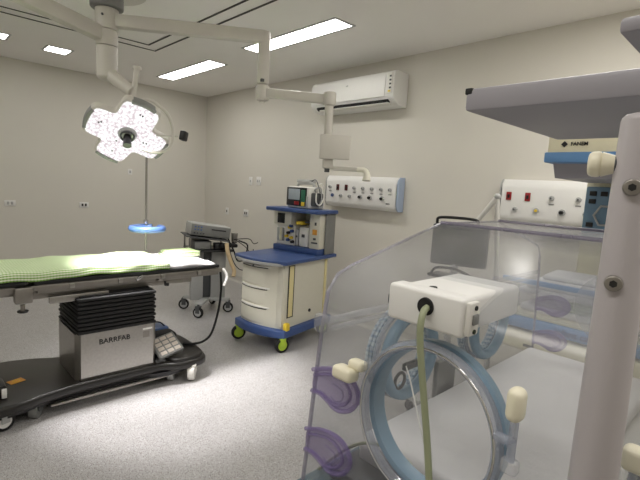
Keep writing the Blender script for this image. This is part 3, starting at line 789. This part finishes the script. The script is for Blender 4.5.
MB()._m(MB().tube([(.03, .10, .165), (.03, .10, .20), (.03, .06, .21), (.03, -.06, .21), (.03, -.10, .20), (.03, -.10, .165)], .012).bm, mM).build('handle', LGREY, MO)
mb_((.05, .02, .228), (.09, .16, .03), 'paddle_tray', LGREY, bev=.01)
mb_((.02, -.155, .08), (.12, .04, .11), 'cable_pocket', DGREY, bev=.012)
MB()._m(MB().tube([(.03, -.15, .13), (.0, -.17, .19), (.03, -.2, .21), (.05, -.21, .12), (.02, -.2, .04), (-.02, -.19, .06), (-.01, -.175, .14)], .006).bm, mM).build('lead', WHITE2, MO)
MB()._m(MB().tube([(.05, -.14, .12), (-.02, -.165, .16), (.02, -.19, .18), (.04, -.19, .08), (.02, -.18, .02), (.06, -.17, .1)], .006).bm, mM).build('lead', LGREY, MO)
MB()._m(MB().tube([(.04, -.06, .23), (0.02, -.12, .245), (.0, -.17, .22), (.01, -.2, .14)], .004).bm, mM).build('lead', DGREY, MO)

# ------------------------------------------------------------------ the clear incubator in front
YL, YR = .482, .095
XN, XF = .465, 1.375
IN = thing('infant_incubator', 'clear hooded infant incubator with round blue ringed port, nearest the camera', 'incubator', (.92, .30, 0))
prof = [(.454, 1.001), (.478, 1.26), (.486, 1.315), (.506, 1.342), (.54, 1.354), (.80, 1.418), (1.06, 1.418), (1.30, 1.354), (1.335, 1.342), (1.352, 1.315), (1.36, 1.26), (1.382, 1.001)]
def shell():
    mb = MB(); th_ = .0045
    inner = []
    cx = .92
    for x, z in prof: inner.append((x+(th_ if x < cx else -th_), z-(th_ if z > 1.3 else 0)))
    a = [[mb.bm.verts.new((x, y, z)) for x, z in prof] for y in (YL, YR)]
    b_ = [[mb.bm.verts.new((x, y, z)) for x, z in inner] for y in (YL, YR)]
    n = len(prof)
    for i in range(n-1):
        mb.bm.faces.new((a[0][i], a[0][i+1], a[1][i+1], a[1][i]))
        mb.bm.faces.new((b_[0][i], b_[1][i], b_[1][i+1], b_[0][i+1]))
    for k in (0, n-1): mb.bm.faces.new((a[0][k], a[1][k], b_[1][k], b_[0][k]))
    for k in (0, 1):
        for i in range(n-1): mb.bm.faces.new((a[k][i], b_[k][i], b_[k][i+1], a[k][i+1]))
    return mb
shell().build('hood', ACRYL, IN)
for y, s in ((YL, 1), (YR, -1)):
    poly = [(x, z) for x, z in prof]
    M = Matrix(((1, 0, 0, 0), (0, 0, 1, y), (0, 1, 0, 0), (0, 0, 0, 1)))
    sp = MB().prism(poly, -.0025, .0025, M).build('side_panel', ACRYL, IN)
    MB().tube([(x, y, z) for x, z in prof], .0026 if y > .3 else .0016, n=8, smooth=False).build('panel_edge', ACRYLE, sp)
    if s < 0: continue
    r = MB(); r.bb((.486, y-.004, 1.262), (1.35, y+.006 if s > 0 else y+.004, 1.272), .002)
    r.build('door_rail', ACRYLW, sp)
    r = MB(); r.bb((.50, y-.004, 1.25), (1.335, y+.004, 1.256), .001); r.build('door_rail', ACRYLW, sp)
# seams across the hood
for x, z in ((.80, 1.42), (1.06, 1.42)):
    MB().tube([(x, YL, z), (x, YR, z)], .0034, n=8).build('hood_edge', ACRYLD, IN)
# vertical corner posts of the hood ends
for y in (YL, YR):
    for pts in ([prof[0], prof[1], prof[2]], [prof[-1], prof[-2], prof[-3]]):
        MB().tube([(x, y, z) for x, z in pts], .0035, n=8, smooth=False).build('corner_edge', ACRYLE, IN)
MB().bb((.466, .470, 1.252), (.482, .492, 1.282), .006).build('hinge', ACRYLW, IN)
# side ports with pleated cuffs (far long side)
def side_port(x, z, r, y=YL):
    o = MB().torus((x, y-.012, z), (0, 1, 0), r, .0115, n=56).build('access_port', GASKET, IN)
    MB().ring((x, y+.004, z), (0, 1, 0), [(r+.008, -.004), (r+.013, -.004), (r+.013, .004), (r+.008, .004)], 56).build('port_rim', RIMCL, o)
    mb = MB()
    for i in range(3): mb.torus((x, y+.010+.007*i, z), (0, 1, 0), r+.006+.002*i, .0035, n=56, m=6)
    mb.build('pleated_cuff', CUFF, o)
    return o
side_port(.712, 1.165, .078)
side_port(1.045, 1.168, .078)
mb = MB().bb((.755, YL-.016, 1.215), (.80, YL+.01, 1.262), .006).build('side_latch', KNOB, IN)
MB().bb((.81, YL-.02, 1.20), (.90, YL+.014, 1.25), .008).build('side_latch', KNOB, IN)
MB().ring((1.374, .281, 1.193), (1, 0, 0), [(.0, -.002), (.088, -.002), (.098, -.006), (.102, .0), (.098, .006), (.088, .002), (.0, .002)], 56).build('access_door', ACRYLW, IN)
# near port, blue gasket, clear rim
PX, PY, PZ = .470, .281, 1.193
tn = Vector((-1, 0, .083)).normalized()
po = MB().ring((PX+.022, PY, PZ), tn, [(.0868, -.008), (.096, -.008), (.099, -.002), (.099, .012), (.095, .016), (.089, .014), (.0868, .006)], 72).build('access_port', GASKET, IN)
MB().ring((PX-.004, PY, PZ), tn, [(.0905, -.004), (.1, -.006), (.102, .0), (.1, .006), (.094, .009), (.0905, .006)], 72).build('port_rim', RIMCL, po)
MB().torus((PX-.012, PY, PZ), tn, .095, .0016, n=72, m=8).build('rim_bead', CHROME, po)
for s in (-.055, .03):
    MB().box((PX-.01, PY-.103, PZ+s), (.012, .022, .007), (0, 0, 0), .002).build('port_hinge', RIMCL, po)
# latches
lt = MB().box((PX-.02, .166, 1.270), (.022, .017, .036), (0, 0, 0), .008, 4).build('port_latch', KNOB, IN)
MB().cyl((PX-.019, .166, 1.254), (PX-.017, .167, 1.206), .0045).build('latch_stem', RIMCL, lt)
MB().box((PX-.016, .167, 1.200), (.014, .018, .016), (0, 0, 0), .004).build('latch_foot', ACRYLW, lt)
lt = MB().box((PX-.020, .402, 1.219), (.024, .036, .019), (0, .1, 0), .006, 3).build('door_latch', KNOB, IN)
MB().box((PX-.008, .390, 1.232), (.02, .026, .015), (0, .1, 0), .006, 3).build('latch_cap', KNOB, lt)
MB().box((PX-.006, .372, 1.235), (.012, .012, .02), (0, 0, 0), .004).build('door_hook', ACRYLW, IN)
lt = MB().box((.535, .062, 1.222), (.022, .05, .026), (0, 0, 0), .007, 3).build('door_latch', KNOB, IN)
MB().cyl((.535, .075, 1.21), (.535, .078, 1.15), .004).build('latch_stem', RIMCL, lt)
# tubing grommets at the hood corners
def grommet(x, y, z, s):
    """U shaped silicone pass through; s = outward x direction"""
    path = [(-.002, .032), (.018, .033), (.038, .029), (.056, .016), (.068, -.006), (.071, -.026), (.062, -.042), (.048, -.046), (.036, -.040), (.026, -.028), (.013, -.015), (-.002, -.008)]
    k = 1.0 if s < 0 else .95
    path = [(u*k, v*k) for u, v in path]
    def P(u, v, o=0): return (x+s*(.001+o), y-u*1.32-.002, z+v*.86+.5*u)
    M = Matrix(((0, 0, 1, x-.003), (-1.32, 0, 0, y-.002), (.5, .86, 0, z), (0, 0, 0, 1)))
    g = MB().prism(rounded(path, 1), 0, .006, M).build('tubing_grommet', PURP, IN)
    MB().tube([P(u, v, .003) for u, v in path], .0034, n=8, sub=4).build('grommet_rim', PURPD, g)
    MB().tube([P(.004+u*.78, v*.72-.002, .003) for u, v in path], .0026, n=8, sub=4).build('grommet_bead', PURPD, g)
    MB().tube([P(.03, .004), P(.045, -.01), P(.046, -.026), P(.036, -.03), P(.028, -.02)], .0012, n=6).build('grommet_slit', PURPD, g)
for z in (1.166, 1.070): grommet(.455+.085*(z-1.02), YL, z, -1)
for z in (1.160, 1.055): grommet(1.372-.06*(z-1.02), YL-.0, z, 1)
# body under the hood
MB().bb((.565, .125, 1.026), (1.32, .462, 1.040), .004).build('mattress_tray', WHITE2, IN)
MB().bb((.552, .125, 1.012), (.568, .452, 1.052), .007, 3).build('tray_lip', SHELFM, IN)
MB().bb((.50, .115, 1.001), (1.34, .468, 1.026), .004).build('tray_well', DGREY, IN)
MB().bb((.395, .045, .97), (1.40, .505, 1.0), .012, 3).build('deck', TEAL, IN)
MB().bb((.385, .035, .78), (1.42, .52, .968), .02, 3).build('housing', TEAL, IN)
MB().bb((.80, .22, .14), (1.05, .38, .78), .01).build('pedestal', WHITE2, IN)
MB().bb((.50, .25, .10), (1.35, .35, .15), .012).bb((.50, .05, .10), (.58, .55, .15), .012).bb((1.27, .05, .10), (1.35, .55, .15), .012).build('base_frame', WHITE2, IN)
for x in (.54, 1.31):
    for y in (.09, .51): wheel((x, y, .045), .045, .028, (0, 1, 0), IN, BLACKM, LGREY, True, .095, LGREY)
# grey interior block beyond the port
MB().box((.845, .468, 1.085), (.075, .014, .085), (0, .0, 0), .006).build('sensor_socket', MGREY, IN)
MB().torus((.672, .462, 1.125), (0, 1, 0), .015, .0032, n=24, m=8).bb((.682, .458, 1.142), (.727, .466, 1.154)).build('probe_clip', DGREY, IN)
# overhead shelf and its post
SH = thing('overhead_shelf', 'pale grey overhead shelf on a thick bolted post, nearest the camera at right', 'shelf stand', (.432, .0885, 1.0))
pp = Vector((.432, .0885, 0))
MB().cyl((pp.x, pp.y, 1.0), (pp.x, pp.y, 1.551), .0212, .0150, n=40, bev=.006).build('post', POSTM, SH)
MB().bb((pp.x-.028, pp.y-.028, 1.001), (pp.x+.028, pp.y+.028, 1.02), .006).build('post_foot', POSTM, SH)
MB().cyl((pp.x+.004, pp.y-.010, 1.545), (pp.x+.01, pp.y-.015, 1.625), .0115).build('neck', POSTM, SH)
MB().sph((pp.x+.010, pp.y-.015, 1.586), .0145).build('neck_joint', SHELFM, SH)
vd = Vector((-pp.x, -pp.y, 0)).normalized()
for z, of in ((1.4155, .0045), (1.4925, .001)):
    q = pp+vd*.0148+Vector((0, 0, z))+Vector((-vd.y*-of, vd.x*-of, 0))
    bo = MB().cyl(q, q+vd*.0045, .007, .0062, 20, .001).build('bolt', STEELD, SH)
    MB().cyl(q+vd*.004, q+vd*.0052, .0030, n=6).build('hex_recess', DARK, bo)
sd = Vector((-vd.y, vd.x, 0))
sd = sd if sd.y > 0 else -sd
q = pp+Vector((0, 0, 1.511))
kb = MB().cyl(q+sd*.010, q+sd*.017, .0075).build('knob_shaft', DGREY, SH)
MB().cyl(q+sd*.015, q+sd*.024, .0075, .0102, 28).cyl(q+sd*.0235, q+sd*.034, .0108, .0102, 28, .0035).build('knob', KNOB, kb)
MB().bb((.70, -.30, 1.618), (1.13, .398, 1.655), .006, 2).build('shelf_top', SHELFM, SH)
MB().bb((.699, .386, 1.645), (.708, .399, 1.6555), .002).build('corner_cap', DARK, SH)
MB().bb((pp.x-.015, .04, 1.612), (.9, .11, 1.624), .003).build('bracket', SHELFM, SH)

single(MB().bb((.565, .163, 1.041), (1.275, .455, 1.066), .010, 4), 'incubator_mattress', PADM, 'flat white mattress inside the clear hooded incubator', 'mattress')
# sensor module
SM = thing('sensor_module', 'white box module with a round black cable hole, hung in the near hood wall', 'sensor module', (.53, .29, 1.317))
MB().bb((.466, .243, 1.316), (.625, .341, 1.3585), .006, 3).build('housing', WHITE, SM)
MB().bb((.4605, .238, 1.314), (.490, .346, 1.361), .005, 3).build('front_cap', WHITE, SM)
MB().bb((.464, .231, 1.318), (.486, .239, 1.358), .003).build('side_bracket', WHITE2, SM)
MB().bb((.468, .2285, 1.332), (.480, .232, 1.344), .001).build('bracket_clip', MGREY, SM)
MB().cyl((.474, .2315, 1.3515), (.474, .2295, 1.3515), .0028).cyl((.474, .2315, 1.3235), (.474, .2295, 1.3235), .0028).build('screw', DARK, SM)
MB().bb((.470, .345, 1.330), (.484, .353, 1.342), .001).build('latch', DGREY, SM)
MB().cyl((.47, .348, 1.352), (.47, .349, 1.352), .002).cyl((.477, .345, 1.322), (.477, .350, 1.322), .002).build('screw', DARK, SM)
MB().cyl((.462, .288, 1.342), (.4575, .288, 1.342), .0115, .0105).build('cable_gland', BLACKM, SM)
MB().cyl((.49, .298, 1.357), (.49, .298, 1.361), .005).build('button', BLACK, SM)
single(MB().tube([(0.461, 0.2853, 1.3417), (0.449, 0.2828, 1.3393), (0.441, 0.2805, 1.3278), (0.438, 0.2783, 1.3119), (0.437, 0.2735, 1.2844), (0.436, 0.2641, 1.2391), (0.434, 0.2543, 1.1947), (0.43, 0.2447, 1.1517), (0.425, 0.2359, 1.1096), (0.41, 0.2171, 1.0324)], .0042, n=12),
       'sensor_cable', TUBE, 'sage green cable hanging from the white module in front of the port', 'cable')
single(MB().tube([(0.5074, 0.5392, 0.9435), (0.503, 0.4967, 0.9974), (0.5053, 0.4659, 1.0344), (0.5157, 0.4397, 1.0627), (0.5211, 0.4099, 1.0821), (0.5292, 0.3752, 1.0877), (0.5344, 0.3411, 1.0803), (0.5336, 0.3245, 1.061), (0.5345, 0.3188, 1.0321)], .0026, n=10),
       'probe_cable', TUBE, 'thin sage cable leading through the lower violet grommet', 'cable')
single(MB().tube([(.659, .442, 1.163), (.641, .418, 1.147), (.607, .376, 1.112), (.571, .332, 1.078), (.558, .319, 1.054)], .0014, n=8), 'inner_probe_wire', WHITE2,
       'thin pale wire running to the mattress inside the port', 'wire')

# ------------------------------------------------------------------ infant warmer behind (cream and blue)
WA = thing('infant_warmer', 'cream and blue infant warmer bed with overhead canopy, behind the clear hood', 'infant warmer', (2.2, .55, 0))
BX0, BX1, BY0, BY1 = 1.95, 2.62, -.10, .82
MB().bb((BX0+.12, BY0+.06, .12), (BX1, BY1-.06, .82), .015).build('cabinet', MGREY, WA)
MB().bb((BX0, BY0, .815), (BX1, BY1, .905), .02, 3).build('drawer_front', CREAM, WA)
MB().bb((BX0-.008, BY0-.008, .915), (BX1+.008, BY1+.008, .965), .012).build('blue_band', BLUE3, WA)
for a, b in (((.45, .80), (.54, .808)), ((.45, .775), (.52, .783)), ((.68, .84), (.72, .85)), ((.58, .815), (.61, .84))):
    MB().bb((BX0-.004, a[0], a[1]), (BX0+.001, b[0], b[1])).build('printed_mark', DGREY, WA)
text('lettering', 'infant care', .038, face((BX0-.0105, .52, .942), (0, -1, 0), (0, 0, 1)), BLUE, WA, bold=.001)
MB().bb((BX0+.01, BY0+.02, .965), (BX1-.02, BY1-.02, .985), .006).build('bed_tray', CREAM, WA)
for y in (BY0+.01, BY1-.01):
    MB().bb((BX0+.01, y-.004, .98), (BX1-.03, y+.004, 1.09), .003).build('bed_side', ACRYL, WA)
bs = MB().bb((BX0, BY0+.01, .98), (BX0+.006, BY1-.01, 1.13), .002).build('bed_side', ACRYL, WA)
MB().bb((BX0-.006, BY0+.1, 1.113), (BX0+.008, BY1+.02, 1.134), .004).build('side_rail', BLUE3, bs)
for x in (BX0+.12, BX1-.12):
    for y in (BY0+.12, BY1-.12): wheel((x, y, .05), .05, .03, (0, 1, 0), WA, BLACKM, LGREY, True, .11, LGREY)
MB().bb((BX1, .36, .10), (BX1+.14, .745, 1.655), .012).build('mast', CREAM, WA)
cp = MB().bb((BX1-.03, .38, 1.29), (BX1, .735, 1.555), .008).build('control_panel', TEALP, WA)
for y, z in ((.70, 1.52), (.65, 1.52), (.70, 1.48), (.70, 1.36)): MB().bb((BX1-.036, y-.016, z-.012), (BX1-.03, y+.016, z+.012), .002).build('key', BLACK, cp)
MB().torus((BX1-.034, .63, 1.41), (1, 0, 0), .055, .006, n=6, m=6).build('dial', LGREY, cp)
MB().bb((BX1-.02, .6, 1.585), (BX1, .68, 1.60)).build('mast_label', DGREY, WA)
hd = MB().bb((2.0, .08, 1.655), (BX1+.12, .735, 1.76), .012).build('heater_canopy', CREAM, WA)
MB().bb((1.996, .072, 1.632), (BX1+.124, .743, 1.675), .006).build('canopy_stripe', BLUE3, hd)
MB().prism([(2.06, 1.632), (2.10, 1.572), (2.55, 1.572), (2.59, 1.632)], .14, .725, Mx).build('reflector', SHELFM, hd)
text('lettering', 'FANEM', .02, face((1.996, .612, 1.706), (0, -1, 0), (0, 0, 1)), BLACK, hd, bold=.0004)
MB()._m(_bx((0, 0, 0), (.018, .018, .003)), face((1.998, .668, 1.706), (0, -.7, .7), (0, .7, .7))).build('logo_diamond', BLACK, hd)
single(MB().bb((BX0+.04, BY0+.05, .986), (BX1-.06, BY1-.05, 1.018), .012, 3), 'warmer_mattress', PADM, 'white mattress on the cream and blue warmer bed', 'mattress')
tw = thing('folded_blanket', 'folded green striped blanket on the warmer bed behind the hood', 'blanket', (2.08, .50, 1.018))
for i in range(3):
    MB().box((2.10, .48, 1.026+.015*i), (.22-.01*i, .46-.02*i, .015), (0, 0, .04*i), .006).build('fold', CHECK3, tw)
tw = thing('folded_linen', 'stack of folded white linen on top of the green blanket on the warmer', 'folded linen', (2.10, .50, 1.065))
for i in range(4):
    MB().box((2.11+.01*i, .50-.01*i, 1.078+.022*i), (.26-.012*i, .56-.03*i, .022), (0, 0, .03*i), .009, 3).build('fold', LINEN, tw)

# dark screened monitor with handle, behind the hood
mo = thing('screen_monitor', 'grey green screened monitor with black tubular handle on a stand', 'monitor', (2.45, 1.36, 0))
sM = face((2.45, 1.345, 1.165), (.34, -.94, 0), (0, 0, 1))
MB()._m(_bx((0, 0, -.04), (.33, .25, .07), .012), sM).build('housing', DGREY, mo)
MB()._m(_bx((0, 0, -.002), (.30, .22, .006), .002), sM).build('screen', mat('screen_green', (50, 60, 58), .3, noise=.1), mo)
MB()._m(MB().tube([(-.14, .115, -.04), (-.145, .14, -.03), (-.12, .165, -.03), (.07, .165, -.03), (.10, .14, -.03), (.10, .115, -.04)], .009).bm, sM).build('handle', BLACK, mo)
MB().cyl((2.47, 1.37, .12), (2.47, 1.37, 1.08), .022).build('stand_pole', LGREY, mo)
MB().bb((2.44, 1.2, .95), (2.56, 1.54, .97), .006).build('stand_tray', BLACK, mo)
mb = MB()
for k_ in range(5):
    a = 2*PI*k_/5+.3
    mb.box((2.47+.12*math.cos(a), 1.37+.12*math.sin(a), .09), (.26, .045, .03), (0, 0, a), .008)
mb.build('stand_base', LGREY, mo)
for k_ in range(5):
    a = 2*PI*k_/5+.3; wheel((2.47+.24*math.cos(a), 1.37+.24*math.sin(a), .032), .032, .022, (-math.sin(a), math.cos(a), 0), mo, BLACKM, DGREY, True, .08, DGREY)
MB().tube([(2.42, 1.5, .97), (2.40, 1.45, 1.02), (2.40, 1.32, 1.03), (2.42, 1.2, .99)], .008).build('stand_cable', BLACKM, mo)
# white jointed arm
wa = thing('jointed_arm', 'white inverted V shaped jointed arm beside the screened monitor', 'support arm', (2.62, 1.15, 0))
ap = (2.60, 1.205, 1.475)
MB().cyl((2.55, 1.40, 1.17), ap, .015).build('arm_link', WHITE2, wa)
MB().cyl((2.62, 1.17, 1.0), ap, .014).build('arm_link', WHITE2, wa)
MB().sph(ap, .02).build('joint_cap', LGREY, wa)
MB().cyl((2.62, 1.17, 0.02), (2.62, 1.17, 1.0), .016).build('pole', LGREY, wa)
MB().cyl((2.62, 1.17, 0.0), (2.62, 1.17, .02), .12).build('base', LGREY, wa)

# ------------------------------------------------------------------ light
def area(name, loc, sx, sy, p, col=(1, .97, .92), rot=(0, 0, 0)):
    l = bpy.data.lights.new(name, 'AREA'); l.shape = 'RECTANGLE'; l.size = sx; l.size_y = sy; l.energy = p; l.color = col
    o = bpy.data.objects.new(name, l); o.location = loc; o.rotation_euler = rot; COL.objects.link(o); return o
# unseen area lamps added at ceiling height outside the frame, to brighten the room
area('added_lamp', (2.6, .6, CH-.01), .2, 1.25, 20)
area('added_lamp', (-.3, .6, CH-.01), .2, 1.25, 14)
area('added_lamp', (.9, -.6, CH-.01), .2, 1.25, 16)
area('added_lamp', (-.3, 3.2, CH-.01), .2, 1.25, 16)
l = bpy.data.lights.new('surgical_beam', 'SPOT'); l.energy = 85; l.spot_size = math.radians(75); l.spot_blend = .6; l.shadow_soft_size = .2; l.color = (1, .98, .96)
o = bpy.data.objects.new('surgical_beam', l); o.location = HC+nrm*.135
dr = (Vector((1.35, 3.2, .85))-o.location); o.rotation_euler = dr.to_track_quat('-Z', 'Y').to_euler(); COL.objects.link(o)
l = bpy.data.lights.new('surgical_flood', 'SPOT'); l.energy = 150; l.spot_size = math.radians(66); l.spot_blend = .45; l.shadow_soft_size = .12; l.color = (1, .965, .97)
o = bpy.data.objects.new('surgical_flood', l); o.location = HC+nrm*.13
o.rotation_euler = (Vector((1.40, 2.92, 0))-o.location).to_track_quat('-Z', 'Y').to_euler(); COL.objects.link(o)
w = bpy.data.worlds.new('world'); SC.world = w; w.use_nodes = True
w.node_tree.nodes['Background'].inputs[0].default_value = (.9, .88, .85, 1); w.node_tree.nodes['Background'].inputs[1].default_value = .1

# ------------------------------------------------------------------ camera
f = 444.0
d2 = Vector((468.6, 27.3, -f)); d1 = Vector((-425, 79, -f)).normalized(); d2 = (d2.normalized()-d1*d2.normalized().dot(d1)).normalized()
up = d2.cross(d1)*1.0
M = Matrix((d2, d1, up)).to_4x4(); M.translation = (0, 0, 1.48)
cam = bpy.data.cameras.new('camera'); cam.sensor_width = 36; cam.lens = f/640*36; cam.clip_start = .02
co = bpy.data.objects.new('camera', cam); co.matrix_world = M; COL.objects.link(co); SC.camera = co
cam.dof.use_dof = False
SC.cycles.transparent_max_bounces = 32
SC.cycles.max_bounces = 10
SC.cycles.use_denoising = True
SC.view_settings.view_transform = 'Standard'; SC.view_settings.look = 'None'; SC.view_settings.gamma = 1; SC.view_settings.use_curve_mapping = False
SC.view_settings.exposure = 0.16
